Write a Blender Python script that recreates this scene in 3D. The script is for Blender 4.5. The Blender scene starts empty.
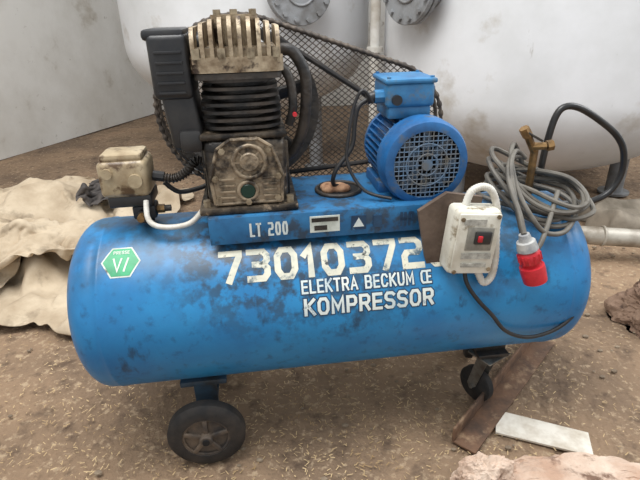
import bpy, bmesh, math, random
from mathutils import Vector, Matrix, noise
random.seed(7)
S=bpy.context.scene
try: S.view_settings.view_transform='Standard'
except Exception: pass
COL=bpy.context.collection
pi=math.pi
# ---------------------------------------------------------------- materials
def lin(c):
    r=[]
    for k in c:
        k/=255.0
        r.append(k/12.92 if k<=.04045 else ((k+.055)/1.055)**2.4)
    return (*r,1)
def M(name,c1,c2=None,scale=5,lo=.4,hi=.65,rough=.5,metal=0,bump=0,bscale=60,c3=None,s3=25,lo3=.6,hi3=.66,top=None,topc=(90,80,65),spec=.5,detail=6,c4=None,s4=20,lo4=.5,hi4=.6,st4=(1,1,1),a3=1,a4=1,bd=.01,spot=None,spotc=(40,48,56)):
    m=bpy.data.materials.new(name);m.use_nodes=True;nt=m.node_tree;N=nt.nodes;L=nt.links
    b=N['Principled BSDF'];b.inputs['Roughness'].default_value=rough;b.inputs['Metallic'].default_value=metal
    b.inputs['Specular IOR Level'].default_value=spec
    tc=N.new('ShaderNodeTexCoord')
    def nz(sc,lo,hi,dt=6,st=None,amt=1):
        n=N.new('ShaderNodeTexNoise');n.inputs['Scale'].default_value=sc;n.inputs['Detail'].default_value=dt;n.inputs['Roughness'].default_value=.62
        if st:
            mp=N.new('ShaderNodeMapping');mp.inputs['Scale'].default_value=st;L.new(tc.outputs['Object'],mp.inputs[0]);L.new(mp.outputs[0],n.inputs['Vector'])
        else: L.new(tc.outputs['Object'],n.inputs['Vector'])
        r=N.new('ShaderNodeMapRange');r.inputs['From Min'].default_value=lo;r.inputs['From Max'].default_value=hi;r.inputs['To Max'].default_value=amt
        L.new(n.outputs['Fac'],r.inputs['Value']);return r.outputs[0]
    def mix(f,a,bc):
        x=N.new('ShaderNodeMix');x.data_type='RGBA';L.new(f,x.inputs[0])
        if isinstance(a,tuple): x.inputs[6].default_value=a
        else: L.new(a,x.inputs[6])
        x.inputs[7].default_value=bc;return x.outputs[2]
    def mth(op,a,b_,cl=False):
        x=N.new('ShaderNodeMath');x.operation=op;x.use_clamp=cl
        for i,v in ((0,a),(1,b_)):
            if isinstance(v,(int,float)): x.inputs[i].default_value=v
            else: L.new(v,x.inputs[i])
        return x.outputs[0]
    col=lin(c1)
    if c2: col=mix(nz(scale,lo,hi,detail),col,lin(c2))
    if c3: col=mix(nz(s3,lo3,hi3,amt=a3),col,lin(c3))
    if c4: col=mix(nz(s4,lo4,hi4,9,st4,a4),col,lin(c4))
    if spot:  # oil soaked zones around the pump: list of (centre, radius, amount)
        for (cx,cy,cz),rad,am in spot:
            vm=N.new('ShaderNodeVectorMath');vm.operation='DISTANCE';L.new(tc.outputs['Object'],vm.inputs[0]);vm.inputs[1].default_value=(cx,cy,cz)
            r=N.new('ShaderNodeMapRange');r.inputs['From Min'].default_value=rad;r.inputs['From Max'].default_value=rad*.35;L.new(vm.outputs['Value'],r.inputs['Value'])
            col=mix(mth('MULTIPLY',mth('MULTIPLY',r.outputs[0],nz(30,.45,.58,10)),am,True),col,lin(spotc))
    if top:
        sx=N.new('ShaderNodeSeparateXYZ');L.new(tc.outputs['Object'],sx.inputs[0])
        r=N.new('ShaderNodeMapRange');r.inputs['From Min'].default_value=top[0];r.inputs['From Max'].default_value=top[1];L.new(sx.outputs[2],r.inputs['Value'])
        col=mix(mth('MULTIPLY',mth('MULTIPLY',r.outputs[0],nz(14,.36,.62,9)),top[2],True),col,lin(topc))
    if isinstance(col,tuple): b.inputs['Base Color'].default_value=col
    else: L.new(col,b.inputs['Base Color'])
    if bump:
        n=N.new('ShaderNodeTexNoise');n.inputs['Scale'].default_value=bscale;n.inputs['Detail'].default_value=8
        L.new(tc.outputs['Object'],n.inputs['Vector'])
        bp=N.new('ShaderNodeBump');bp.inputs['Strength'].default_value=bump;bp.inputs['Distance'].default_value=bd
        L.new(n.outputs['Fac'],bp.inputs['Height']);L.new(bp.outputs[0],b.inputs['Normal'])
    return m
blue=M('tank_blue_paint',(36,128,182),(26,102,158),scale=3,rough=.38,bump=.05,bscale=35,c3=(26,66,100),s3=38,lo3=.55,hi3=.72,a3=.6,
       c4=(30,48,66),s4=12,lo4=.61,hi4=.70,st4=(1.8,1,.8),a4=.65,top=(.50,.63,.9),topc=(50,70,84),
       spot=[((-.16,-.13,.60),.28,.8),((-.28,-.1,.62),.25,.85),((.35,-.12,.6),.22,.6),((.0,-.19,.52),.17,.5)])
blue2=M('bracket_blue_paint',(40,110,158),(26,82,126),scale=9,rough=.5,bump=.1,c3=(46,52,58),s3=26,lo3=.5,hi3=.62,a3=.8)
bluem=M('motor_blue_paint',(32,96,152),(22,70,116),scale=12,rough=.45,bump=.1,c3=(84,90,92),s3=26,lo3=.53,hi3=.66,a3=.8)
bluet=M('terminal_box_paint',(56,122,168),(38,94,140),scale=12,rough=.45,bump=.1,c3=(96,104,106),s3=26,lo3=.54,hi3=.66,a3=.8)
blackm=M('black_cast_iron',(30,29,28),(66,58,50),scale=14,rough=.48,bump=.3,bscale=80)
crank=M('oily_cast_crankcase',(84,74,62),(28,25,23),scale=13,lo=.42,hi=.56,rough=.38,metal=.35,bump=.4,bscale=60,c3=(160,140,116),s3=32,lo3=.58,hi3=.68)
alum=M('dirty_aluminium',(184,168,142),(108,88,64),scale=16,rough=.5,metal=.2,bump=.3,bscale=70,c3=(58,44,34),s3=22,lo3=.54,hi3=.62)
blackp=M('black_plastic',(28,29,32),(50,48,46),scale=12,rough=.42,bump=.08)
rubber=M('rubber',(26,26,27),(54,48,43),scale=14,rough=.75,bump=.2)
hubm=M('wheel_hub_plastic',(54,50,48),(104,90,76),scale=16,rough=.7,bump=.15)
steel=M('galvanised_steel',(134,132,126),(92,84,76),scale=20,rough=.4,metal=.6,bump=.1)
boltm=M('bolt_steel',(168,154,130),(98,84,66),scale=40,rough=.4,metal=.6)
darkmesh=M('guard_wire',(92,82,72),(56,50,46),scale=20,rough=.6,metal=.3)
dark=M('near_black',(14,14,16),rough=.8)  # near-black colour: painted shade for the hollows, also the axle caps
cream=M('faded_cream_paint',(210,206,186),(178,180,168),scale=25,rough=.6,c3=(72,92,104),s3=22,lo3=.57,hi3=.65,c4=(60,66,68),s4=60,lo4=.60,hi4=.66)
cream2=M('cream_lettering',(216,222,216),(190,204,206),scale=20,rough=.55,c3=(90,126,152),s3=34,lo3=.62,hi3=.7)
navy=M('navy_lettering',(24,52,80),(36,74,106),scale=20,rough=.5,c3=(70,130,170),s3=40,lo3=.62,hi3=.68)
green=M('green_label',(40,156,104),(24,128,84),scale=30,rough=.4)
offw=M('off_white_label',(206,212,204),(170,176,165),scale=25,rough=.5,c3=(90,90,84),s3=30,lo3=.6,hi3=.68)
amber=M('yellowed_plastic',(182,166,136),(138,118,90),scale=14,rough=.35,bump=.1,c3=(88,68,48),s3=22,lo3=.53,hi3=.62)
boxw=M('switch_box_plastic',(216,213,200),(190,184,168),scale=15,rough=.45,c3=(134,122,100),s3=24,lo3=.58,hi3=.68)
whitec=M('white_conduit',(218,216,208),(184,176,162),scale=20,rough=.45)
red=M('red_plastic',(206,44,54),(172,30,40),scale=20,rough=.4)
brass=M('brass',(150,118,76),(100,80,56),scale=40,rough=.4,metal=.6)
hosem=M('grey_rubber_hose',(104,99,90),(76,72,66),scale=20,rough=.55)
cabm=M('black_cable',(28,28,30),(46,44,42),scale=20,rough=.5)
cardm=M('brown_board',(104,88,76),(76,62,52),scale=12,rough=.8,bump=.2)
rust=M('rusty_steel',(112,84,64),(74,58,48),scale=12,rough=.85,bump=.4,c3=(150,124,98),s3=20,lo3=.54,hi3=.68)
stone=M('reddish_stone',(178,146,124),(210,190,172),scale=6,rough=.95,bump=1,bscale=22,bd=.02,c3=(116,90,74),s3=16,lo3=.55,hi3=.66)
stoned=M('brown_stone',(104,80,66),(136,112,94),scale=6,rough=.95,bump=1,bscale=22,bd=.02,c3=(70,54,46),s3=16,lo3=.55,hi3=.66)
whitep=M('white_painted_strip',(216,210,198),(180,168,150),scale=14,rough=.7,bump=.1)
canvas=M('canvas_fabric',(196,180,156),(164,146,122),scale=4,rough=.95,bump=.25,bscale=60,c3=(112,98,80),s3=7,lo3=.56,hi3=.7,a3=.8)
bagm=M('dark_plastic_sheet',(88,82,78),(54,51,50),scale=9,rough=.7,bump=.3,bscale=30,spec=.3)
tankw=M('storage_tank_paint',(214,215,217),(196,197,197),scale=1.5,rough=.5,c3=(158,148,132),s3=2.6,lo3=.6,hi3=.76,bump=.05,bscale=8,c4=(130,120,106),s4=22,lo4=.66,hi4=.74,st4=(1,1,.25),a4=.6)
flg=M('flange_grey',(138,140,142),(102,100,98),scale=9,rough=.5,metal=.1,bump=.1)
plaster=M('old_plaster',(216,214,209),(194,190,182),scale=1.2,rough=.9,bump=.3,bscale=10,c3=(154,142,124),s3=2.4,lo3=.58,hi3=.74,a3=.8,c4=(130,118,102),s4=12,lo4=.64,hi4=.72,a4=.6)
straw=M('straw',(206,180,138),(150,122,84),scale=6,rough=.9)
orange=M('tan_rag',(190,150,118),(120,84,60),scale=30,rough=.9)
floorm=M('dirt_floor',(148,123,98),(104,86,70),scale=1.8,lo=.36,hi=.66,rough=.95,bump=.8,bscale=40,bd=.02,c3=(176,154,126),s3=45,lo3=.55,hi3=.66,a3=.8,c4=(80,64,52),s4=14,lo4=.54,hi4=.68,a4=.75)
# ---------------------------------------------------------------- builders
def fin(bm,name,mat,parent=None,smooth=True,angle=40):
    me=bpy.data.meshes.new(name);bm.normal_update();bm.to_mesh(me);bm.free()
    o=bpy.data.objects.new(name,me);COL.objects.link(o);me.materials.append(mat)
    if smooth:
        for p in me.polygons:p.use_smooth=True
        try: me.set_sharp_from_angle(angle=math.radians(angle))
        except Exception: pass
    if parent:o.parent=parent
    return o
def empty(name,mat=None):
    e=bpy.data.objects.new(name,None);COL.objects.link(e);e.empty_display_size=.1
    if mat is not None:e.matrix_world=mat
    return e
# ---------------------------------------------------------------- draped cloth (simulated)
def collider(o):
    m=o.modifiers.new('c','COLLISION');o.collision.thickness_outer=.012;o.collision.cloth_friction=20
    return o
tmp=[]
me=bpy.data.meshes.new('t');me.from_pydata([(-6,-2,0),(4,-2,0),(4,6,0),(-6,6,0)],[],[(0,1,2,3)]);o=bpy.data.objects.new('t',me);COL.objects.link(o);tmp.append(collider(o))
def lump(c,s):
    bm=bmesh.new();bmesh.ops.create_icosphere(bm,subdivisions=2,radius=1)
    for v in bm.verts: v.co=Vector((v.co.x*s[0],v.co.y*s[1],v.co.z*s[2]))*(1+.12*noise.noise(v.co*2+Vector(c)))+Vector(c)
    me=bpy.data.meshes.new('l');bm.to_mesh(me);bm.free();o=bpy.data.objects.new('l',me);COL.objects.link(o);tmp.append(collider(o));return o
lumps=[lump((-1.55,2.6,0),(.40,.28,.22)),lump((-1.95,2.15,0),(.34,.22,.20)),lump((-1.30,2.15,0),(.20,.18,.15)),lump((-2.3,2.8,0),(.4,.3,.22))]
tmp_c=[]
def drape(name,c,size,rot,z0,seed,mat,parent,frames=36,amp=.06,wl=.26,n=64,smooth=0):
    w,l=size;nx=n;ny=max(10,int(n*l/w));R=Matrix.Rotation(rot,3,'Z');vs=[];fs=[]
    for j in range(ny+1):
        for i in range(nx+1):
            u=w*(i/nx-.5);v=l*(j/ny-.5)
            k=noise.noise(Vector((u*2,v*2,seed)))
            z=amp*math.sin(2*pi*(u+.12*k+.25*v)/wl)+amp*.75*math.sin(2*pi*(v*1.0+.2*k)/(wl*1.6))+.05*noise.noise(Vector((u*5,v*5,seed+3)))
            p=R@Vector((u+.03*k,v+.05*noise.noise(Vector((u*3,v*3,seed+9))),0));vs.append((c[0]+p.x,c[1]+p.y,z0+z))
    for j in range(ny):
        for i in range(nx):
            a=j*(nx+1)+i;fs.append((a,a+1,a+nx+2,a+nx+1))
    me=bpy.data.meshes.new(name);me.from_pydata(vs,[],fs);o=bpy.data.objects.new(name,me);COL.objects.link(o);me.materials.append(mat)
    try:
        cl=o.modifiers.new('cloth','CLOTH');s=cl.settings;s.quality=4;s.mass=.5;s.tension_stiffness=12;s.compression_stiffness=12;s.shear_stiffness=6;s.bending_stiffness=1.2;s.air_damping=1.4
        cl.collision_settings.distance_min=.012;cl.collision_settings.use_self_collision=True;cl.collision_settings.self_distance_min=.010;cl.collision_settings.collision_quality=2
        cl.point_cache.frame_start=1;cl.point_cache.frame_end=frames
        for fr in range(1,frames+1): S.frame_set(fr)
        dg=bpy.context.evaluated_depsgraph_get();m2=bpy.data.meshes.new_from_object(o.evaluated_get(dg))
        o.modifiers.clear();o.data=m2;m2.name=name
        if not m2.materials: m2.materials.append(mat)
    except Exception as e:
        o.modifiers.clear()
    S.frame_set(1)
    for p in o.data.polygons:p.use_smooth=True
    collider(o);tmp_c.append(o);o.parent=parent
    return o
CT=empty('canvas_tarpaulin')
drape('sheet_bottom',(-1.60,1.93,0),(1.65,.60),-.10,.22,1,canvas,CT)
drape('sheet_back',(-1.72,2.65,0),(1.75,.85),.15,.42,3,canvas,CT)
drape('sheet_top',(-1.48,2.22,0),(1.25,.8),.9,.50,5,canvas,CT)
drape('sheet_front',(-1.20,2.05,0),(.8,.5),.35,.46,8,canvas,CT,n=48)
drape('dark_plastic_bag',(-1.24,2.58,0),(.40,.34),.5,.52,11,bagm,None,n=38,amp=.03,wl=.14)
for o in tmp_c:
    o.modifiers.clear()
    sd=o.modifiers.new('solid','SOLIDIFY');sd.thickness=.006;sd.offset=1
    o.modifiers.new('sub','SUBSURF').levels=1;o.modifiers['sub'].render_levels=1
for o in tmp: bpy.data.objects.remove(o)

def abox(bm,c,s,bev=0,rot=None,seg=2):
    r=bmesh.ops.create_cube(bm,size=1)
    vs=r['verts']
    bmesh.ops.scale(bm,vec=s,verts=vs)
    if bev:
        es=list({e for v in vs for e in v.link_edges})
        g=bmesh.ops.bevel(bm,geom=es,offset=bev,segments=seg,affect='EDGES',profile=.5)
        vs=list({v for f in g['faces'] for v in f.verts}|{v for v in vs if v.is_valid})
    mt=Matrix.Translation(c)
    if rot is not None: mt=mt@rot
    bmesh.ops.transform(bm,matrix=mt,verts=vs)
def frame(d):
    d=Vector(d).normalized();a=Vector((0,0,1)) if abs(d.z)<.9 else Vector((1,0,0))
    x=a.cross(d).normalized();y=d.cross(x);return x,y,d
def arev(bm,prof,o,d,seg=32,sq=None):
    x,y,z=frame(d);o=Vector(o);rings=[]
    for t,r in prof:
        if r<1e-6: rings.append([bm.verts.new(o+z*t)]);continue
        ring=[]
        for i in range(seg):
            a=2*pi*i/seg;ring.append(bm.verts.new(o+z*t+(x*math.cos(a)+y*math.sin(a))*r))
        rings.append(ring)
    for A,B in zip(rings,rings[1:]):
        for i in range(seg):
            j=(i+1)%seg
            if len(A)==1 and len(B)==1:continue
            if len(A)==1: bm.faces.new((A[0],B[i],B[j]))
            elif len(B)==1: bm.faces.new((A[i],B[0],A[j]))
            else: bm.faces.new((A[i],B[i],B[j],A[j]))
def acyl(bm,p0,p1,r,r2=None,seg=24,ch=0):
    p0=Vector(p0);p1=Vector(p1);d=p1-p0;l=d.length;r2=r if r2 is None else r2
    if ch: pr=[(0,0),(0,r-ch),(ch,r),(l-ch,r2),(l,r2-ch),(l,0)]
    else: pr=[(0,0),(0,r),(l,r2),(l,0)]
    arev(bm,pr,p0,d,seg)
def cat(pts,n=8,closed=False):
    P=[Vector(p) for p in pts];out=[];m=len(P)
    rng=range(m if closed else m-1)
    for i in rng:
        if closed:a,b,c,d=P[(i-1)%m],P[i],P[(i+1)%m],P[(i+2)%m]
        else:a,b,c,d=P[max(i-1,0)],P[i],P[i+1],P[min(i+2,m-1)]
        for k in range(n):
            t=k/n
            out.append(.5*((2*b)+(c-a)*t+(2*a-5*b+4*c-d)*t*t+(3*b-a-3*c+d)*t**3))
    if not closed:out.append(P[-1])
    return out
def atube(bm,pts,r,n=8,seg=10,closed=False,raw=False,rf=None):
    P=[Vector(p) for p in pts] if raw else cat(pts,n,closed)
    m=len(P);rings=[];up=None
    for i in range(m):
        if closed:t=P[(i+1)%m]-P[(i-1)%m]
        else:t=P[min(i+1,m-1)]-P[max(i-1,0)]
        t.normalize()
        if up is None: x,y,_=frame(t)
        else:
            x=(up-t*up.dot(t)).normalized();y=t.cross(x)
        up=x;rr=r*(rf(i) if rf else 1)
        rings.append([bm.verts.new(P[i]+(x*math.cos(2*pi*k/seg)+y*math.sin(2*pi*k/seg))*rr) for k in range(seg)])
    for i in range(m if closed else m-1):
        A,B=rings[i],rings[(i+1)%m]
        for k in range(seg):
            j=(k+1)%seg;bm.faces.new((A[k],A[j],B[j],B[k]))
    if not closed:
        bm.faces.new(rings[0][::-1]);bm.faces.new(rings[-1])
def aring(bm,c,d,R,r,seg=40,s2=10):
    x,y,z=frame(d);c=Vector(c)
    atube(bm,[c+(x*math.cos(2*pi*i/seg)+y*math.sin(2*pi*i/seg))*R for i in range(seg)],r,closed=True,raw=True,seg=s2)
def part(name,mat,fn,parent=None,**k):
    bm=bmesh.new();fn(bm);bmesh.ops.recalc_face_normals(bm,faces=bm.faces)
    return fin(bm,name,mat,parent,**k)
def prism(bm,poly,y0,y1,ax='y',bev=0):
    A=[bm.verts.new((p[0],y0,p[1])) for p in poly];B=[bm.verts.new((p[0],y1,p[1])) for p in poly]
    n=len(poly);bm.faces.new(A);bm.faces.new(B[::-1])
    for i in range(n):
        j=(i+1)%n;bm.faces.new((A[i],B[i],B[j],A[j]))

# ---------------------------------------------------------------- compressor
ML=Matrix.Translation((.07,1.21,0))@Matrix.Rotation(math.radians(7),4,'Z')
AC=empty('air_compressor',ML)
TR=.22;TZ=.41;X0=-.615;X1=.548;HD=.088
def f(bm):
    pr=[]
    n=14
    for i in range(n+1):
        a=pi/2*i/n;pr.append((X0-HD*math.cos(a)**.9 if i<n else X0,TR*math.sin(a)**.78 if i else 0))
    pr+= [(X0+.012,TR),(X0+.014,TR+.0015),(X0+.020,TR+.0015),(X0+.022,TR)]
    for k in range(1,12): pr.append((X0+.022+(X1-X0-.044)*k/12,TR))
    pr+= [(X1-.022,TR),(X1-.020,TR+.0015),(X1-.014,TR+.0015),(X1-.012,TR)]
    for i in range(n,-1,-1):
        a=pi/2*i/n;pr.append((X1+HD*math.cos(a)**.9 if i<n else X1,TR*math.sin(a)**.78 if i else 0))
    arev(bm,pr,(0,0,TZ),(1,0,0),96)
part('tank',blue,f,AC,angle=60)
def f(bm):
    abox(bm,(-.06,0,.672),(.56,.27,.008),.002)
    abox(bm,(-.06,-.133,.643),(.56,.006,.066),.002)
    abox(bm,(-.06,.133,.643),(.56,.006,.066),.002)
    for x in (-.33,.21): abox(bm,(x,0,.65),(.008,.26,.05))
part('saddle_plate',blue2,f,AC)
part('opening_shade_disc',dark,lambda bm:acyl(bm,(-.02,.0,.677),(-.02,0,.6795),.056,seg=32),AC)  # solid dark disc on the plate, its colour standing for the hole's shade
part('opening_rim',blackm,lambda bm:aring(bm,(-.02,0,.68),(0,0,1),.056,.005),AC)
def f(bm):
    for i in range(6):
        c=Vector((-.02+random.uniform(-.03,.03),random.uniform(-.02,.03),.686))
        bmesh.ops.create_icosphere(bm,subdivisions=2,radius=.017,matrix=Matrix.Translation(c)@Matrix.Diagonal((1.2,.8,.7,1)))
part('rag_in_opening',orange,f,AC)

# stencil stroke lettering (square industrial face)
c_=.24
LOOP=[(c_,0),(1-c_,0),(1,c_),(1,1-c_),(1-c_,1),(c_,1),(0,1-c_),(0,c_),(c_,0)]
G={'0':(1,[LOOP]),'O':(1,[LOOP]),'1':(.55,[[(0,.74),(.6,1),(.6,0)]]),'2':(1,[[(0,1),(.8,1),(1,.86),(1,.64),(.84,.5),(.16,.5),(0,.36),(0,0),(1,0)]]),
'3':(1,[[(0,1),(.8,1),(1,.84),(1,.66),(.8,.51),(.3,.51)],[(.8,.51),(1,.36),(1,.16),(.8,0),(0,0)]]),
'4':(1,[[(.74,0),(.74,1),(0,.3),(1.05,.3)]]),'7':(1,[[(0,1),(1,1),(1,.86),(.42,0)]]),
'8':(1,[[(c_,.52),(1-c_,.52),(.97,.65),(.97,.85),(1-c_,1),(c_,1),(.03,.85),(.03,.65),(c_,.52)],[(c_,.52),(1-c_,.52),(1,.38),(1,.16),(1-c_,0),(c_,0),(0,.16),(0,.38),(c_,.52)]]),
'E':(.85,[[(1,1),(0,1),(0,0),(1,0)],[(0,.5),(.9,.5)]]),'L':(.8,[[(0,1),(0,0),(1,0)]]),'K':(.95,[[(0,1),(0,0)],[(0,.42),(1,1)],[(.3,.58),(1,0)]]),
'T':(.9,[[(0,1),(1,1)],[(.5,1),(.5,0)]]),'R':(.95,[[(0,0),(0,1),(.8,1),(1,.86),(1,.6),(.8,.46),(0,.46)],[(.55,.46),(1,0)]]),
'A':(1.05,[[(0,0),(.5,1),(1,0)],[(.2,.3),(.8,.3)]]),'B':(.95,[[(0,0),(0,1),(.75,1),(.95,.88),(.95,.64),(.8,.52),(0,.52)],[(.8,.52),(1,.38),(1,.14),(.8,0),(0,0)]]),
'C':(.95,[[(1,.8),(1-c_,1),(c_,1),(0,1-c_),(0,c_),(c_,0),(1-c_,0),(1,.2)]]),'U':(.95,[[(0,1),(0,c_),(c_,0),(1-c_,0),(1,c_),(1,1)]]),
'M':(1.15,[[(0,0),(0,1),(.5,.25),(1,1),(1,0)]]),'P':(.9,[[(0,0),(0,1),(.8,1),(1,.86),(1,.58),(.8,.44),(0,.44)]]),
'S':(.9,[[(1,.9),(.8,1),(.2,1),(0,.85),(0,.66),(.2,.54),(.8,.48),(1,.34),(1,.16),(.8,0),(.2,0),(0,.1)]]),'H':(.95,[[(0,0),(0,1)],[(1,0),(1,1)],[(0,.5),(1,.5)]]),
'I':(.05,[[(.5,0),(.5,1)]]),'V':(1,[[(0,1),(.5,0),(1,1)]]),'/':(.5,[[(0,0),(1,1)]]),'@':(1.7,[[(.5,1),(.14,1),(0,.8),(0,.2),(.14,0),(.5,0)],[(1,1),(.62,1),(.62,0),(1,0)],[(.62,.5),(.95,.5)]]),' ':(.45,[])}
def lettering(name,txt,H,W,th,mat,mapf,extra=0,step=.008,parent=AC):
    tot=sum(G[c][0] for c in txt);gaps=len(txt)-1
    h=H-th;gapw=th*.62;k=(W-gapw*gaps-th*len(txt))/tot
    bm=bmesh.new();x=-W/2;hh=(th+extra)/2
    for ch in txt:
        w,strokes=G[ch];gw=w*k
        for s in strokes:
            P=[Vector((x+th/2+p[0]*gw,-h/2+p[1]*h)) for p in s];n=len(P);closed=(P[0]-P[-1]).length<1e-6
            if closed:P=P[:-1];n-=1
            Lr=[]
            for i in range(n):
                if closed:a,b,c=P[i-1],P[i],P[(i+1)%n]
                else:a,b,c=P[max(i-1,0)],P[i],P[min(i+1,n-1)]
                d1=(b-a).normalized() if (b-a).length>0 else (c-b).normalized();d2=(c-b).normalized() if (c-b).length>0 else d1
                n1=Vector((-d1.y,d1.x));n2=Vector((-d2.y,d2.x));m=(n1+n2)
                m=m.normalized() if m.length>.1 else n1
                l=hh/max(.45,m.dot(n1));q=b.copy()
                if not closed and i==0:q=b-d2*hh*.98
                if not closed and i==n-1:q=b+d1*hh*.98
                Lr.append((q+m*l,q-m*l))
            R=range(n) if closed else range(n-1)
            for i in R:
                j=(i+1)%n;A,B=Lr[i],Lr[j]
                try: bm.faces.new([bm.verts.new((*v,0)) for v in (A[1],B[1],B[0],A[0])])
                except Exception: pass
        x+=gw+th+gapw
    if step<1:
        t=-H
        while t<H:
            bmesh.ops.bisect_plane(bm,geom=bm.verts[:]+bm.edges[:]+bm.faces[:],plane_co=(0,t,0),plane_no=(0,1,0));t+=step
    for v in bm.verts:v.co=Vector(mapf(v.co.x,v.co.y))
    return fin(bm,name,mat,parent,smooth=False)
def onTank(x0,phi,e=.0008):
    phi=math.radians(phi)
    return lambda a,b:(x0+a,-(TR+e)*math.cos(phi+b/TR),TZ+(TR+e)*math.sin(phi+b/TR))
lettering('painted_number','730103728',.080,.55,.0150,cream,onTank(-.052,44,.0008))
lettering('brand_outline','ELEKTRA BECKUM @',.032,.312,.0048,navy,onTank(.015,28,.0006),extra=.0055)
lettering('brand_lettering','ELEKTRA BECKUM @',.032,.312,.0048,cream2,onTank(.015,28,.0014))
lettering('type_outline','KOMPRESSOR',.042,.312,.0074,navy,onTank(.018,15.5,.0006),extra=.0055)
lettering('type_lettering','KOMPRESSOR',.042,.312,.0074,cream2,onTank(.018,15.5,.0014))
onlip=lambda x0,z0:(lambda a,b:(x0+a,-.1372,z0+b))
lettering('model_lettering','LT 200',.034,.088,.0050,cream2,onlip(-.205,.642),step=1)
lettering('power_lettering','HP 4',.036,.07,.0065,navy,onlip(.140,.642),step=1)
part('type_plate',offw,lambda bm:(abox(bm,(-.075,-.1375,.645),(.07,.002,.04))),AC)
part('type_plate_dark_band',blackm,lambda bm:(abox(bm,(-.075,-.1388,.656),(.062,.001,.010)),abox(bm,(-.085,-.1388,.636),(.03,.001,.012))),AC)
part('warning_label',navy,lambda bm:(abox(bm,(.005,-.1375,.642),(.035,.002,.035)),abox(bm,(.05,-.1375,.642),(.02,.002,.03))),AC)
part('warning_triangle',cream2,lambda bm:prism(bm,[(-.008,.632),(.018,.632),(.005,.655)],-.1386,-.1392),AC,smooth=False)
def hexs(R,e,n=6):
    def f(bm):
        mp=onTank(-.545,53,e);K=8
        for i in range(6):
            a0=pi/3*i;a1=pi/3*(i+1);g={}
            for u in range(K+1):
                for w in range(K+1-u):
                    s,t=u/K,w/K
                    p=(R*(s*math.cos(a0)+t*math.cos(a1)),R*(s*math.sin(a0)+t*math.sin(a1)));g[u,w]=bm.verts.new(mp(*p))
            for u in range(K):
                for w in range(K-u):
                    bm.faces.new((g[u,w],g[u+1,w],g[u,w+1]))
                    if u+w<K-1: bm.faces.new((g[u+1,w],g[u+1,w+1],g[u,w+1]))
    return f
part('label_border',offw,hexs(.044,.0006),AC)
part('label_green',green,hexs(.040,.0012),AC)
lettering('label_mark','V/',.034,.036,.004,offw,onTank(-.545,51,.0018))
lettering('label_print','PRESSE',.009,.036,.0016,offw,(lambda a,b:onTank(-.545,53,.0018)(a,b+.024)))

# ---- pump
PX=-.245
def f(bm):
    abox(bm,(PX,0,.685),(.225,.24,.016),.004)
    abox(bm,(PX,0,.765),(.185,.19,.16),.022,seg=3)
    abox(bm,(PX,0,.848),(.19,.185,.014),.004)
    for sx in (-1,1):
        for k in (-.05,0,.05): abox(bm,(PX+sx*.093,k,.76),(.012,.01,.13),.003)
part('crankcase',crank,f,AC)
def f(bm):
    prism(bm,[(PX-.075,.70),(PX+.075,.70),(PX+.08,.76),(PX+.06,.825),(PX+.03,.845),(PX-.03,.845),(PX-.06,.825),(PX-.08,.76)],-.094,-.108)
    aring(bm,(PX+.008,-.109,.795),(0,1,0),.036,.006)
    acyl(bm,(PX+.008,-.106,.795),(PX+.008,-.116,.795),.022,ch=.003)
    for a in range(8):
        t=a*pi/4;abox(bm,(PX+.008+.029*math.cos(t),-.110,.795+.029*math.sin(t)),(.016,.006,.004),rot=Matrix.Rotation(-t,4,'Y'))
    for k in range(4): abox(bm,(PX-.045,-.110,.715+.014*k),(.035,.008,.005),.001)
    for k in range(4): abox(bm,(PX+.05,-.110,.715+.014*k),(.03,.008,.005),.001)
    aring(bm,(PX,-.110,.728),(0,1,0),.021,.005)
    for a,b in (((-.075,.70),(-.08,.76)),((-.08,.76),(-.06,.825)),((-.06,.825),(-.03,.845)),((-.03,.845),(.03,.845)),((.03,.845),(.06,.825)),((.06,.825),(.08,.76)),((.08,.76),(.075,.70)),((.075,.70),(-.075,.70))):
        acyl(bm,(PX+a[0],-.108,a[1]),(PX+b[0],-.108,b[1]),.0045,seg=8)
part('crankcase_cover',M('cover_cast',(150,134,112),(54,46,38),scale=22,lo=.42,hi=.58,rough=.4,metal=.3,bump=.4,bscale=60),f,AC)
part('oil_sight_glass',M('sight_glass',(22,52,44),rough=.15),lambda bm:acyl(bm,(PX,-.106,.728),(PX,-.114,.728),.018,ch=.003),AC)
def f(bm):
    for x,z in ((-.066,.71),(.066,.71),(-.07,.76),(.07,.76),(-.05,.822),(.05,.822),(0,.703)):
        acyl(bm,(PX+x,-.106,z),(PX+x,-.117,z),.0075,seg=6)
    for x in (-.095,.095):
        for y in (-.1,.1): acyl(bm,(PX+x,y,.69),(PX+x,y,.708),.009,seg=6)
part('cover_bolts',boltm,f,AC)
CY=.0
def rsq(w,d,r,n=6):
    o=[]
    for cx,cy,a0 in ((w-r,d-r,0),(-w+r,d-r,pi/2),(-w+r,-d+r,pi),(w-r,-d+r,1.5*pi)):
        for i in range(n+1):
            a=a0+pi/2*i/n;o.append((cx+r*math.cos(a),cy+r*math.sin(a)))
    return o
def slab(bm,w,d,r,z0,z1,cx=PX,cy=CY):
    o=rsq(w,d,r);A=[bm.verts.new((cx+p[0],cy+p[1],z0)) for p in o];B=[bm.verts.new((cx+p[0],cy+p[1],z1)) for p in o]
    n=len(o);bm.faces.new(A[::-1]);bm.faces.new(B)
    for i in range(n):
        j=(i+1)%n;bm.faces.new((A[i],A[j],B[j],B[i]))
def f(bm):
    slab(bm,.062,.062,.055,.85,.975)
    for k in range(7):
        z=.862+k*.0165;w=.083+.006*math.sin(k*.5+.6)
        slab(bm,w,.085,.05,z,z+.0065)
    slab(bm,.092,.09,.02,.968,.980)
part('cylinder_block',blackm,f,AC)
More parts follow.
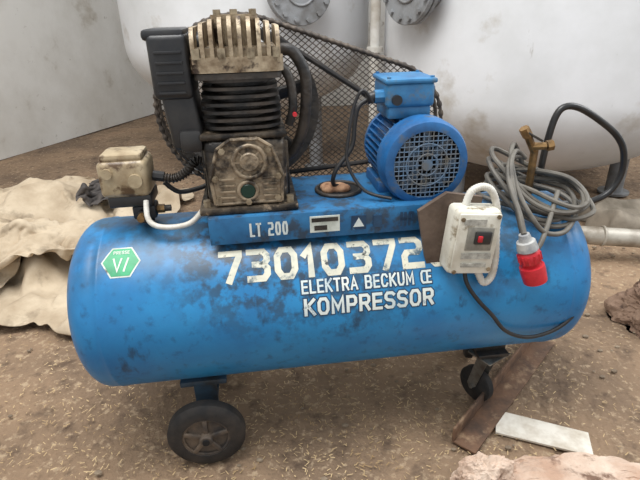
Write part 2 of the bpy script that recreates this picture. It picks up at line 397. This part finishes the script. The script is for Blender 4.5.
def f(bm):
    slab(bm,.097,.092,.022,.982,1.012)
    slab(bm,.086,.082,.02,1.012,1.03)
    for k in range(10):
        x=PX-.087+k*.0193
        h=1.090-.020*abs((k-4.5)/4.5)**2
        pr=[(-.092,1.0),(-.094,h-.03),(-.086,h-.01),(-.07,h),(.07,h),(.086,h-.01),(.092,h-.03),(.092,1.0)]
        A=[bm.verts.new((x-.0042,p[0],p[1])) for p in pr];B=[bm.verts.new((x+.0042,p[0],p[1])) for p in pr]
        bm.faces.new(A);bm.faces.new(B[::-1])
        for i in range(8):
            j=(i+1)%8;bm.faces.new((A[i],B[i],B[j],A[j]))
    slab(bm,.05,.03,.02,1.03,1.092)
part('cylinder_head',alum,f,AC)
def f(bm):
    for x in (-.082,-.03,.03,.082):
        for y in (-.083,.083): acyl(bm,(PX+x,y-.006,1.01),(PX+x,y-.006,1.03),.009,seg=6)
    for k in (-.035,0,.04): acyl(bm,(PX+k,-.02,1.09),(PX+k,-.02,1.102),.009,seg=6)
part('head_bolts',boltm,f,AC)
def f(bm):
    abox(bm,(-.383,-.01,.995),(.082,.15,.13),.012,seg=3)
    abox(bm,(-.372,-.01,.885),(.07,.13,.13),.012,rot=Matrix.Rotation(math.radians(-6),4,'Y'),seg=3)
    abox(bm,(-.39,-.01,1.058),(.085,.14,.022),.008)
    for k in range(5): abox(bm,(-.383,-.087,.945+k*.02),(.055,.006,.006),.001)
    acyl(bm,(-.35,0,1.03),(-.32,0,1.03),.03)
    abox(bm,(-.36,-.06,.84),(.05,.05,.05),.01)
part('intake_filter_housing',blackp,f,AC)
part('outlet_pipe',blackm,lambda bm:atube(bm,[(-.155,-.03,1.02),(-.125,-.035,1.015),(-.10,-.035,.97),(-.098,-.03,.91),(-.108,-.02,.84),(-.13,-.01,.79),(-.155,0,.77)],.013,seg=14),AC)
part('breather_pipe',blackm,lambda bm:atube(bm,[(-.155,-.05,.99),(-.135,-.05,.96),(-.13,-.05,.9),(-.14,-.04,.86)],.010,seg=12),AC)
part('red_cap',red,lambda bm:acyl(bm,(-.128,-.06,.885),(-.128,-.068,.885),.005),AC)
# flywheel
FX,FY,FZ,FR=PX,.16,.868,.197
def f(bm):
    arev(bm,[(-.03,FR-.022),(-.03,FR),(-.012,FR),(-.004,FR-.010),(.004,FR-.010),(.012,FR),(.03,FR),(.03,FR-.022),(-.03,FR-.022)],(FX,FY,FZ),(0,1,0),72)
    acyl(bm,(FX,FY-.045,FZ),(FX,FY+.03,FZ),.036,ch=.004)
    for i in range(6):
        a=i*pi/3+.3;c=Vector((FX+math.cos(a)*.1,FY,FZ+math.sin(a)*.1))
        abox(bm,c,(.15,.014,.034),.005,rot=Matrix.Rotation(-a,4,'Y')@Matrix.Rotation(.45,4,'X'))
part('flywheel',blackm,f,AC)
MX,MZ,MR=.172,.762,.105
def f(bm):
    arev(bm,[(-.02,0),(-.02,.06),(-.01,.06),(0,.05),(.01,.06),(.02,.06),(.02,0)],(MX,FY,MZ),(0,1,0),40)
part('motor_pulley',blackm,f,AC)
def beltpath(r1,r2,y,c1=(FX,FZ),c2=(MX,MZ),n=24):
    dx,dz=c2[0]-c1[0],c2[1]-c1[1];D=math.hypot(dx,dz);th=math.atan2(dz,dx);al=math.acos((r1-r2)/D);o=[]
    for i in range(n+1):
        a=th+al+(2*pi-2*al)*i/n;o.append((c1[0]+r1*math.cos(a),y,c1[1]+r1*math.sin(a)))
    for i in range(n+1):
        a=th-al+(2*al)*i/n;o.append((c2[0]+r2*math.cos(a),y,c2[1]+r2*math.sin(a)))
    return o
part('drive_belt',rubber,lambda bm:atube(bm,beltpath(FR-.004,.056,FY),.007,closed=True,raw=True,seg=8),AC)
GP=beltpath(.222,.165,.205,(FX,.868),(.135,.80),36)
def inside(x,z):
    c=False;n=len(GP)
    for i in range(n):
        x1,_,z1=GP[i];x2,_,z2=GP[i-1]
        if (z1>z)!=(z2>z) and x<(x2-x1)*(z-z1)/(z2-z1)+x1:c=not c
    return c
def f(bm):
    g=[Vector(p) for p in GP]
    P=[]
    for i in range(len(g)):
        a,b=g[i],g[(i+1)%len(g)];n=max(1,int((b-a).length/.005))
        for k in range(n):P.append(a.lerp(b,k/n))
    atube(bm,[p+Vector((0,-.045,0)) for p in P],.0075,closed=True,raw=True,seg=8,rf=lambda i:1.0 if i%4<2 else .62)
    atube(bm,P,.006,closed=True,raw=True,seg=8)
    for i in range(0,len(P),14):
        atube(bm,[P[i],P[i]+Vector((0,-.045,0))],.002,raw=True,seg=6)
part('guard_rim',darkmesh,f,AC)
def f(bm):
    st=.0155
    for sgn in (1,-1):
        for k in range(-78,100):
            c=k*st;run=None
            pts=[]
            for i in range(0,320):
                x=-.50+i*.0026*1.0;z=.9+sgn*(x+.1)*.8+c
                ins=inside(x,z)
                if ins and run is None:run=(x,z)
                if (not ins) and run is not None:
                    if x-run[0]>.006: pts.append((run,(x,z)))
                    run=None
            for a,b in pts:
                atube(bm,[(a[0],.205,a[1]),(b[0],.205,b[1])],.0013,raw=True,seg=4)
part('guard_mesh',darkmesh,f,AC,smooth=False)
# ---- motor
def f(bm):
    acyl(bm,(MX,-.05,MZ),(MX,.135,MZ),.084,seg=48)
    for i in range(40):
        a=2*pi*i/40
        if abs(((a-pi/2+pi)%(2*pi))-pi)<.32:continue
        c=Vector((MX+.09*math.cos(a),.035,MZ+.09*math.sin(a)))
        abox(bm,c,(.022,.15,.0032),rot=Matrix.Rotation(-a,4,'Y'))
    arev(bm,[(0,.03),(0,.07),(.006,.09),(.02,.098),(.035,.098),(.035,.05)],(MX,.15,MZ),(0,-1,0),48)
    for sx in (-1,1): abox(bm,(MX+sx*.075,.03,.688),(.045,.14,.03),.004)
    acyl(bm,(MX,.13,MZ),(MX,.165,MZ),.014)
part('motor_body',bluem,f,AC)
def f(bm):
    arev(bm,[(0,.096),(0,MR),(-.045,MR),(-.062,MR-.006),(-.066,MR-.016),(-.066,.080),(-.060,.080),(-.05,.09),(0,.096)],(MX,-.045,MZ),(0,1,0),64)
part('fan_cowl',bluem,f,AC)
part('fan_shade_disc',dark,lambda bm:acyl(bm,(MX,-.06,MZ),(MX,-.09,MZ),.086,seg=40),AC)  # solid dark disc behind the grille, shade of the cowl interior as colour
def f(bm):
    y=-.109
    for k in range(-7,8):
        t=k*.0112;h=math.sqrt(max(0,.083**2-t*t))
        atube(bm,[(MX+t,y,MZ-h),(MX+t,y,MZ+h)],.0015,raw=True,seg=6)
        atube(bm,[(MX-h,y,MZ+t),(MX+h,y,MZ+t)],.0015,raw=True,seg=6)
    aring(bm,(MX,y,MZ),(0,1,0),.05,.002);aring(bm,(MX,y,MZ),(0,1,0),.026,.002)
    acyl(bm,(MX,y+.002,MZ),(MX,y-.003,MZ),.013)
    for i in range(8):
        a=i*pi/4
        abox(bm,(MX+.05*math.cos(a),-.096,MZ+.05*math.sin(a)),(.05,.004,.02),rot=Matrix.Rotation(-a,4,'Y'))
part('fan_grille',M('grille_blue',(84,112,140),(104,100,92),scale=30,rough=.5),f,AC)
def f(bm):
    abox(bm,(.15,.035,.868),(.105,.12,.03),.006)
    abox(bm,(.15,.035,.909),(.118,.13,.058),.01,seg=3)
    abox(bm,(.15,.035,.941),(.126,.138,.012),.005)
    for x in (-.052,.052):
        for y in (-.057,.057): acyl(bm,(.15+x,.035+y,.945),(.15+x,.035+y,.951),.005,seg=6)
    acyl(bm,(.095,0,.905),(.068,-.0,.905),.016,seg=8)
part('terminal_box',bluet,f,AC)
part('gland',blackp,lambda bm:(acyl(bm,(.07,0,.905),(.05,0,.90),.013),acyl(bm,(.115,-.028,.90),(.115,-.04,.90),.012)),AC)
part('motor_cable',cabm,lambda bm:atube(bm,[(.055,0,.90),(.03,-.005,.885),(.02,-.01,.85),(.01,-.02,.79),(-.03,-.03,.74),(-.035,-.02,.70),(0,0,.684)],.0055),AC)
part('motor_cable_loop',cabm,lambda bm:atube(bm,[(.06,-.02,.895),(.035,-.03,.925),(.015,-.03,.895),(.0,-.04,.83),(-.005,-.05,.76),(.03,-.08,.70),(.09,-.11,.685)],.004),AC)
# ---- pressure switch
def f(bm):
    abox(bm,(-.528,0,.752),(.112,.10,.088),.014,seg=3)
    abox(bm,(-.528,0,.80),(.095,.085,.02),.008)
    acyl(bm,(-.56,-.05,.77),(-.56,-.058,.77),.012)
    acyl(bm,(-.50,-.05,.75),(-.50,-.058,.75),.016)
part('pressure_switch_cover',amber,f,AC)
def f(bm):
    abox(bm,(-.523,0,.698),(.10,.09,.03),.006)
    acyl(bm,(-.50,0,.625),(-.50,0,.69),.017,seg=12)
    abox(bm,(-.50,0,.66),(.055,.05,.035),.006)
    acyl(bm,(-.50,-.02,.66),(-.50,-.05,.66),.012)
    acyl(bm,(-.47,0,.745),(-.445,0,.74),.013,seg=8)
part('pressure_switch_base',blackp,f,AC)
part('safety_valve',brass,lambda bm:(acyl(bm,(-.50,-.045,.662),(-.50,-.07,.662),.009,seg=8),acyl(bm,(-.475,0,.66),(-.455,0,.66),.011,seg=6)),AC)
part('pressure_gauge',blackm,lambda bm:acyl(bm,(-.455,-.0,.66),(-.44,0,.66),.008),AC)
part('unloader_tube',whitec,lambda bm:atube(bm,[(-.485,-.05,.70),(-.482,-.075,.665),(-.462,-.085,.648),(-.42,-.09,.645),(-.38,-.09,.655),(-.345,-.085,.69)],.0065),AC)
part('corrugated_hose',blackm,lambda bm:atube(bm,[(-.45,0,.74),(-.42,0,.735),(-.39,.0,.75),(-.365,0,.775),(-.34,.0,.77)],.011,n=14,rf=lambda i:1.15 if i%3==0 else .85),AC)
part('supply_cable',cabm,lambda bm:atube(bm,[(-.45,.02,.72),(-.42,.03,.69),(-.37,.05,.69),(-.34,.06,.70)],.006),AC)
# ---- wheels
def wheel(nm,x,y,r,w):
    def f(bm):
        arev(bm,[(-w/2,r*.62),(-w/2-.001,r*.8),(-w/2+.006,r*.95),(-w/4,r),(w/4,r),(w/2-.006,r*.95),(w/2+.001,r*.8),(w/2,r*.62),(-w/2,r*.62)],(x,y,r),(0,1,0),56)
    part(nm+'_tyre',rubber,f,AC)
    def f(bm):
        arev(bm,[(-w/2+.004,r*.66),(-w/2+.002,r*.62),(-w/2+.008,r*.55),(-w/2+.008,r*.0)],(x,y,r),(0,1,0),48)
        arev(bm,[(w/2-.004,r*.66),(w/2-.008,r*.55),(w/2-.008,0)],(x,y,r),(0,1,0),48)
        acyl(bm,(x,y-w/2-.012,r),(x,y+w/2+.006,r),r*.17,ch=.003)
        for i in range(5):
            a=2*pi*i/5+.3
            abox(bm,(x+math.cos(a)*r*.37,y-w/2+.005,r+math.sin(a)*r*.37),(r*.44,.010,r*.12),.002,rot=Matrix.Rotation(-a,4,'Y'))
        aring(bm,(x,y-w/2+.006,r),(0,1,0),r*.58,.004)
    part(nm+'_hub',hubm,f,AC)
    part(nm+'_axle_cap',dark,lambda bm:acyl(bm,(x,y-w/2-.012,r),(x,y-w/2-.016,r),r*.09),AC)
wheel('front_wheel',-.405,-.19,.100,.045)
wheel('rear_wheel',-.405,.19,.100,.045)
def f(bm):
    acyl(bm,(-.405,-.16,.10),(-.405,.16,.10),.010)
    for y in (-.11,.11):
        abox(bm,(-.405,y,.165),(.06,.012,.14),.003)
        abox(bm,(-.405,y,.215),(.12,.05,.016),.003)
    abox(bm,(-.405,0,.115),(.05,.22,.008),.002)
part('axle_bracket',M('bracket_dark_blue',(46,70,88),(46,46,46),scale=12,rough=.6,bump=.2),f,AC)
def caster(nm,x,y,ang):
    c=Matrix.Translation((x,y,0))@Matrix.Rotation(ang,4,'Z')
    def tf(bm,g):
        g(bm);bmesh.ops.transform(bm,matrix=c,verts=bm.verts)
    part(nm+'_wheel',rubber,lambda bm:tf(bm,lambda b:arev(b,[(-.014,0),(-.014,.05),(-.009,.056),(.009,.056),(.014,.05),(.014,0)],(0,.028,.056),(1,0,0),40)),AC)
    def g(b):
        for s in (-1,1):
            poly=[(-.015,.17),(.02,.17),(.045,.06),(.035,.045),(.015,.06)]
            A=[b.verts.new((s*.019,p[0],p[1])) for p in poly];B=[b.verts.new((s*.023,p[0],p[1])) for p in poly]
            b.faces.new(A);b.faces.new(B[::-1])
            for i in range(5):
                j=(i+1)%5;b.faces.new((A[i],B[i],B[j],A[j]))
        abox(b,(0,.0,.168),(.05,.05,.006),.002)
        acyl(b,(0,0,.168),(0,0,.182),.026);abox(b,(0,0,.186),(.09,.08,.006),.002)
        acyl(b,(-.028,.028,.056),(.028,.028,.056),.007,seg=8)
    part(nm+'_fork',steel,lambda bm:tf(bm,g),AC)
caster('front_caster',.40,-.10,.45)
caster('rear_caster',.44,.10,-.3)
part('caster_bracket',blackm,lambda bm:(abox(bm,(.40,-.02,.196),(.09,.22,.012),.003),abox(bm,(.44,.09,.196),(.08,.08,.012),.003),abox(bm,(.40,-.10,.215),(.09,.012,.035),.002),abox(bm,(.43,.10,.215),(.09,.012,.035),.002)),AC)
part('pull_handle',M('handle_black',(24,24,25),(40,38,36),scale=20,rough=.35),lambda bm:atube(bm,[(.545,.03,.60),(.545,.03,.68),(.550,.03,.76),(.562,.03,.828),(.585,.03,.852),(.63,.03,.845),(.70,.03,.805),(.752,.03,.765),(.782,.03,.72),(.790,.03,.66),(.77,.03,.61),(.73,.03,.585),(.67,.03,.578),(.58,.03,.585)],.009,seg=12),AC)
# ---- switch box on brown board
def f(bm):
    prism(bm,[(.135,.675),(.20,.715),(.285,.70),(.27,.53),(.165,.525)],-.165,-.178)
part('mounting_board',cardm,f,AC,smooth=False)
R5=Matrix.Rotation(math.radians(5),4,'Y')
def f(bm):
    abox(bm,(.250,-.207,.612),(.108,.06,.158),.012,rot=R5,seg=3)
    abox(bm,(.250,-.24,.612),(.098,.008,.146),.004,rot=R5)
part('switch_box',boxw,f,AC)
part('switch_window',M('switch_window_grey',(120,118,110),(150,146,134),scale=40,rough=.4),lambda bm:abox(bm,(.256,-.2448,.626),(.062,.004,.056),.002,rot=R5),AC)
part('switch_rocker_frame',blackp,lambda bm:(abox(bm,(.262,-.248,.630),(.038,.008,.030),.002,rot=R5),),AC)
part('switch_rocker',red,lambda bm:abox(bm,(.254,-.253,.630),(.010,.006,.014),.001,rot=R5),AC)
part('switch_label',M('switch_label',(140,138,130),(190,188,178),scale=60,rough=.5),lambda bm:(abox(bm,(.252,-.2455,.585),(.07,.002,.014),rot=R5),abox(bm,(.243,-.2455,.668),(.05,.002,.014),rot=R5),abox(bm,(.248,-.2455,.562),(.06,.002,.01),rot=R5)),AC)
part('switch_screws',boltm,lambda bm:[acyl(bm,(.250+sx*.041+sz*.005,-.243,.612+sz*.064),(.250+sx*.041+sz*.005,-.2465,.612+sz*.064),.005,seg=12) for sx in (-1,1) for sz in (-1,1)],AC)
part('conduit',whitec,lambda bm:atube(bm,[(.235,-.20,.69),(.245,-.20,.722),(.270,-.20,.733),(.294,-.20,.720),(.308,-.205,.68),(.311,-.212,.62),(.314,-.218,.56),(.308,-.222,.515),(.290,-.222,.50),(.275,-.215,.53)],.0085,n=12,seg=12,rf=lambda i:1.06 if i%2 else .94),AC)
part('lower_cable',cabm,lambda bm:atube(bm,[(.245,-.205,.54),(.25,-.222,.50),(.28,-.23,.455),(.32,-.232,.41),(.355,-.232,.365),(.40,-.226,.335),(.45,-.222,.325),(.51,-.218,.34),(.555,-.21,.375),(.585,-.19,.43)],.005),AC)
part('outlet_valve',brass,lambda bm:(acyl(bm,(.50,.0,.62),(.50,.0,.76),.010),acyl(bm,(.50,0,.745),(.47,-.01,.79),.010,seg=8),acyl(bm,(.47,-.01,.79),(.455,-.01,.812),.013,seg=6),acyl(bm,(.49,-.005,.762),(.52,-.02,.765),.010,seg=8),acyl(bm,(.52,-.02,.765),(.535,-.022,.768),.014,seg=6)),AC)
part('valve_lever',blackm,lambda bm:abox(bm,(.485,-.018,.79),(.05,.01,.006),.002,rot=Matrix.Rotation(.5,4,'Y')),AC)

# ---- coiled hose / cable with red plug
PC=empty('power_cable',ML)
def tz(x,y):
    return TZ+math.sqrt(max(0,TR**2-y*y))
def f(bm):
    for k in range(7):
        ph=random.uniform(-.2,.2);a=.115+random.uniform(-.015,.02);b=.07+random.uniform(-.015,.02);cx=.49+random.uniform(-.02,.02);cy=-.045+random.uniform(-.015,.015);n=12;pts=[]
        rot=-.55+random.uniform(-.18,.18)
        for i in range(n):
            t=2*pi*i/n+ph
            x=cx+a*math.cos(t)*math.cos(rot)-b*math.sin(t)*math.sin(rot)
            y=cy+a*math.cos(t)*math.sin(rot)+b*math.sin(t)*math.cos(rot)
            y=max(-.19,min(.17,y));z=tz(x,y) 
            if x>.57: z-= (x-.57)**2*8
            z+=.010+.009*k+random.uniform(0,.006)+.07*max(0,-math.cos(t))*(k%3)*.5
            pts.append((x,y,z))
        atube(bm,pts,.0062,closed=True,n=6,seg=8)
part('coiled_cable',hosem,f,PC)
def f(bm):
    atube(bm,[(.45,-.03,.745),(.405,-.06,.75),(.382,-.10,.72),(.375,-.15,.685),(.368,-.20,.66),(.366,-.235,.625)],.0065)
    atube(bm,[(.46,-.03,.74),(.42,-.05,.765),(.392,-.09,.735),(.383,-.15,.67),(.39,-.20,.595),(.415,-.212,.57),(.45,-.185,.60),(.52,-.10,.67)],.0062)
    atube(bm,[(.47,.0,.72),(.43,-.02,.775),(.405,-.06,.75),(.400,-.12,.69),(.415,-.17,.64),(.45,-.185,.60),(.51,-.17,.59),(.56,-.13,.61)],.0062)
part('hanging_cable',hosem,f,PC)
pa=Vector((.366,-.235,.625));pb=Vector((.410,-.252,.492));pd=(pb-pa).normalized();q=.82
part('plug_gland',M('plug_grey',(176,176,172),(120,122,128),scale=30,rough=.45),lambda bm:arev(bm,[(0,0),(0,.012),(.02*q,.015),(.022*q,.021),(.048*q,.024),(.052*q,.020),(.052*q,0)],pa,pd,28),PC)
part('plug_body',red,lambda bm:arev(bm,[(a*q,b*q) for a,b in [(.05,0),(.05,.024),(.058,.030),(.085,.030),(.09,.026),(.098,.026),(.10,.034),(.112,.035),(.15,.033),(.152,.030),(.13,.027),(.13,0)]],pa,pd,32),PC)
px,py,_=frame(pd)
part('plug_pins',boltm,lambda bm:[acyl(bm,pa+pd*.108+(px*math.cos(a)+py*math.sin(a))*.013,pa+pd*.122+(px*math.cos(a)+py*math.sin(a))*.013,.003,seg=8) for a in [2*pi*i/5 for i in range(5)]],PC)
part('plug_ribs',red,lambda bm:[abox(bm,pa+pd*.059+(px*math.cos(a)+py*math.sin(a))*.0247,(.004,.004,.02),rot=pd.to_track_quat('Z','Y').to_matrix().to_4x4()) for a in [2*pi*i/12 for i in range(12)]],PC)

# ---------------------------------------------------------------- room
def gridfloor():
    bm=bmesh.new();nx=260;ny=240;g=[]
    for j in range(ny+1):
        row=[]
        for i in range(nx+1):
            x=-5+10.5*i/nx;y=-1.5+8.5*j/ny
            z=.010*noise.noise(Vector((x*1.5,y*1.5,0)))+.008*noise.noise(Vector((x*6,y*6,3)))+.006*noise.noise(Vector((x*14,y*14,5)))-.008
            row.append(bm.verts.new((x,y,min(z,0))))
        g.append(row)
    for j in range(ny):
        for i in range(nx):bm.faces.new((g[j][i],g[j][i+1],g[j+1][i+1],g[j+1][i]))
    return fin(bm,'floor',floorm)
FL=gridfloor()
def wall(name,a,b,h,t=.15):
    a=Vector((*a,0));b=Vector((*b,0));d=b-a;n=Vector((-d.y,d.x,0)).normalized()*t
    bm=bmesh.new()
    vs=[bm.verts.new(p) for p in (a,b,b+n,a+n)];top=[bm.verts.new(v.co+Vector((0,0,h))) for v in vs]
    bm.faces.new(vs[::-1]);bm.faces.new(top)
    for i in range(4):
        j=(i+1)%4;bm.faces.new((vs[i],vs[j],top[j],top[i]))
    bmesh.ops.recalc_face_normals(bm,faces=bm.faces)
    return fin(bm,name,plaster,smooth=False)
wall('wall_left',(-4.25,0),(-1.85,6.28),3.2)
wall('wall_back',(-1.85,6.28),(5.4,6.28),3.2)
def vtank(name,x,y,R,zb,dh,top,flanges):
    E=empty(name,Matrix.Translation((x,y,0)))
    def f(bm):
        pr=[];n=24
        for i in range(n+1):
            a=pi/2*i/n;pr.append((zb-dh*math.cos(a) if i<n else zb,R*math.sin(a)**.93 if i else 0))
        for k in range(1,9):pr.append((zb+(top-zb)*k/8,R))
        for i in range(n,-1,-1):
            a=pi/2*i/n;pr.append((top+.04+dh*math.cos(a),R*math.sin(a)**.93 if i else 0))
        arev(bm,pr,(0,0,0),(0,0,1),96)
    part('shell',tankw,f,E,angle=60)
    def f(bm):
        for i in range(3):
            a=2*pi*i/3+pi/2;acyl(bm,(R*.62*math.cos(a),R*.62*math.sin(a),0),(R*.62*math.cos(a),R*.62*math.sin(a),zb),.05)
            acyl(bm,(R*.62*math.cos(a),R*.62*math.sin(a),0),(R*.62*math.cos(a),R*.62*math.sin(a),.012),.09)
    part('legs',flg,f,E)
    for q,(fx,fz,fr,L) in enumerate(flanges):
        fy=-math.sqrt(R*R-fx*fx);d=Vector((fx,fy,0)).normalized()
        def f(bm):
            o=Vector((fx,fy,fz))-d*.03
            acyl(bm,o,o+d*(L+.03),fr*.72,seg=40);acyl(bm,o+d*L,o+d*(L+.025),fr,seg=48,ch=.003);acyl(bm,o+d*(L+.03),o+d*(L+.055),fr,seg=48,ch=.003)
            u,v,_=frame(d)
            for i in range(14):
                a=2*pi*i/14;c=o+d*(L+.05)+(u*math.cos(a)+v*math.sin(a))*fr*.86
                acyl(bm,c,c+d*.022,.014,seg=6)
            aring(bm,o+d*(L+.056),d,fr*.45,.008)
        part('manhole_flange_%d'%(q+1),flg,f,E)
    return E
vtank('storage_tank',-.48,3.95,.87,.90,.50,2.3,[(.36,1.20,.19,.10)])
vtank('storage_tank',1.36,3.25,.93,.66,.52,2.3,[(-.80,1.20,.19,.10)])
def f(bm):
    x,y=.36,3.2
    acyl(bm,(x,y,0.0),(x,y,2.4),.03)
    acyl(bm,(x,y,.0),(x,y,.015),.07)
    acyl(bm,(x,y,.85),(x,y,.88),.05)
    acyl(bm,(x,y,1.6),(x,y,1.63),.05)
part('riser_pipe',M('pipe_white',(200,198,192),(160,152,140),scale=6,rough=.5),f)
def f(bm):
    abox(bm,(-2.78,3.75,.66),(.05,.5,.05),.004,rot=Matrix.Rotation(math.radians(-21),4,'Z'))
    abox(bm,(-2.87,3.75,.655),(.22,.04,.04),.004)
part('wall_bracket',rust,f)
def ridg(v): return 1-abs(noise.noise(v))*2
def band(name,A,B,w,h,mat,z0=0,seed=0,folds=3,parent=None,lng=1.2,amp=1):
    bm=bmesh.new();A=Vector(A);B=Vector(B);d=(B-A);L=d.length;d.normalize();n=Vector((-d.y,d.x,0));NU=80;NV=50;g=[];b=[]
    for i in range(NU+1):
        s=i/NU;row=[];rb=[]
        edge=min(1,min(s,1-s)/.07);edge=math.sqrt(max(0,edge*(2-edge)))
        for j in range(NV+1):
            t=j/NV*2-1
            p=A+d*(L*s+.07*noise.noise(Vector((t*2.5,seed,s*2))))+n*(w*t/2)
            e2=max(0,1-abs(t)**6);prof=(e2**.5)*edge
            wp=noise.noise(Vector((s*L*2.2,t*w*2.5,seed+20)))*.9
            r1=ridg(Vector((s*L*lng+wp*.4,t*w*folds+wp,seed)))
            body=.55+.35*noise.noise(Vector((s*L*1.4,t*w*2,seed+9)))
            z=prof*h*max(.12,(body+amp*.42*(r1-.5)))
            row.append(bm.verts.new((p.x,p.y,max(0,z))));rb.append(bm.verts.new((p.x,p.y,0)))
        g.append(row);b.append(rb)
    for i in range(NU):
        for j in range(NV):
            bm.faces.new((g[i][j],g[i+1][j],g[i+1][j+1],g[i][j+1]))
            bm.faces.new((b[i][j],b[i][j+1],b[i+1][j+1],b[i+1][j]))
    bmesh.ops.recalc_face_normals(bm,faces=bm.faces)
    return fin(bm,name,mat,parent,angle=80)
band('grey_sack',(1.45,2.45,0),(2.2,2.5,0),.4,.2,M('grey_sack_cloth',(140,130,116),(96,88,76),scale=5,rough=.95,bump=.4,bscale=20),.0,12)
part('steel_pipe',M('pipe_bare',(176,170,158),(124,114,100),scale=8,rough=.45,metal=.2),lambda bm:(arev(bm,[(0,.030),(0,.042),(1.1,.042),(1.1,.030),(0,.030)],(.95,2.12,.13),Vector((1,-.14,-.04)),28),aring(bm,(1.3,2.07,.118),(1,-.14,-.04),.043,.006)))
def f(bm):
    a=Vector((.80,1.46,0));b=Vector((.375,.985,0));d=(b-a);L=d.length;ang=math.atan2(d.y,d.x);c=(a+b)/2
    rot=Matrix.Rotation(ang,4,'Z')
    abox(bm,c+Vector((0,0,.006)),(L,.07,.008),.002,rot=rot)
    n=Vector((-d.y,d.x,0)).normalized()
    abox(bm,c+n*-.032+Vector((0,0,.028)),(L,.008,.052),.002,rot=rot)
part('angle_iron_bar',rust,f)
def f(bm):
    pts=[(.51,1.12),(.735,1.025),(.71,.945),(.48,1.035)]
    A=[bm.verts.new((*p,.001)) for p in pts];B=[bm.verts.new((*p,.007)) for p in pts]
    bm.faces.new(A[::-1]);bm.faces.new(B)
    for i in range(4):
        j=(i+1)%4;bm.faces.new((A[i],A[j],B[j],B[i]))
part('white_metal_strip',whitep,f,smooth=False)
def rock(name,c,s,seed,flat=.5,mat=stone):
    bm=bmesh.new();bmesh.ops.create_icosphere(bm,subdivisions=6,radius=1)
    for v in bm.verts:
        p=v.co.copy();k=1+.28*noise.noise(p*1.3+Vector((seed,0,0)))+.12*noise.noise(p*4+Vector((seed,3,0)))+.05*noise.noise(p*11)+.03*noise.noise(p*24)
        p*=k;cr=noise.cell(p*3.0+Vector((seed,0,0)))
        p.z=max(-.2,min(p.z,flat+.22*noise.noise(p*2.5)+.06*cr+.05*noise.noise(p*14)));v.co=Vector((p.x*s[0],p.y*s[1],(p.z+.2)*s[2]))+Vector(c)
    return fin(bm,name,mat,angle=25)
rock('stone_slab',(.63,.755,0),(.34,.155,.070),2.2)
rock('stone_chunk',(.385,.850,0),(.085,.055,.095),5,1)
rock('stone_chunk',(1.30,1.55,0),(.18,.17,.16),8,.6,stoned)
def f(bm):
    for i in range(9000):
        if random.random()<.55: x=random.gauss(-.1,.6);y=random.gauss(1.0,.45)
        else: x=random.uniform(-2.5,2);y=random.uniform(.4,5)
        a=random.uniform(0,pi);l=random.uniform(.003,.016);w=random.uniform(.001,.0028);z=.001+random.uniform(0,.004)
        d=Vector((math.cos(a),math.sin(a),random.uniform(-.1,.1)))*l/2;n=Vector((-math.sin(a),math.cos(a),0))*w/2;c=Vector((x,y,z))
        bm.faces.new([bm.verts.new(c+q) for q in (d+n,-d+n,-d-n,d-n)])
part('straw_litter',straw,f,FL,smooth=False)
def f(bm):
    for i in range(420):
        x=random.uniform(-1.5,1.5);y=random.uniform(.6,3.4);r=random.uniform(.003,.010)
        bmesh.ops.create_icosphere(bm,subdivisions=1,radius=r,matrix=Matrix.Translation((x,y,r*.3))@Matrix.Diagonal((1.3,.9,.7,1)))
part('gravel',M('gravel',(146,130,110),(98,84,70),scale=9,rough=.9),f,FL,smooth=False)

# ---------------------------------------------------------------- light & camera
w=bpy.data.worlds.new('w');S.world=w;w.use_nodes=True
w.node_tree.nodes['Background'].inputs[0].default_value=(.94,.97,1,1);w.node_tree.nodes['Background'].inputs[1].default_value=.80
def area(n,loc,tgt,sz,e,c):
    l=bpy.data.lights.new(n,'AREA');l.size=sz;l.energy=e;l.color=c;o=bpy.data.objects.new(n,l);COL.objects.link(o);o.location=loc
    o.rotation_euler=(Vector(tgt)-Vector(loc)).to_track_quat('-Z','Y').to_euler()
area('skylight_window',(-.8,.6,3.7),(.1,1.6,.4),2.2,120,(1,.985,.96))
area('side_fill_light',(3.2,1.8,3.0),(.4,2.6,.5),2.0,85,(.96,.98,1))  # unseen area light on the right, aimed to brighten the back
area('tank_fill_light',(-.2,1.2,3.9),(.2,4.2,.9),1.8,55,(.98,.99,1))  # fill light added overhead to brighten the storage tanks
cam=bpy.data.cameras.new('camera');co=bpy.data.objects.new('camera',cam);COL.objects.link(co)
cam.lens=28;cam.sensor_width=36;cam.clip_start=.02
co.matrix_world=Matrix.Translation((0,0,1.1))@Matrix.Rotation(pi/2-math.radians(25),4,'X')@Matrix.Rotation(-math.radians(1.5),4,'Z')
S.camera=co
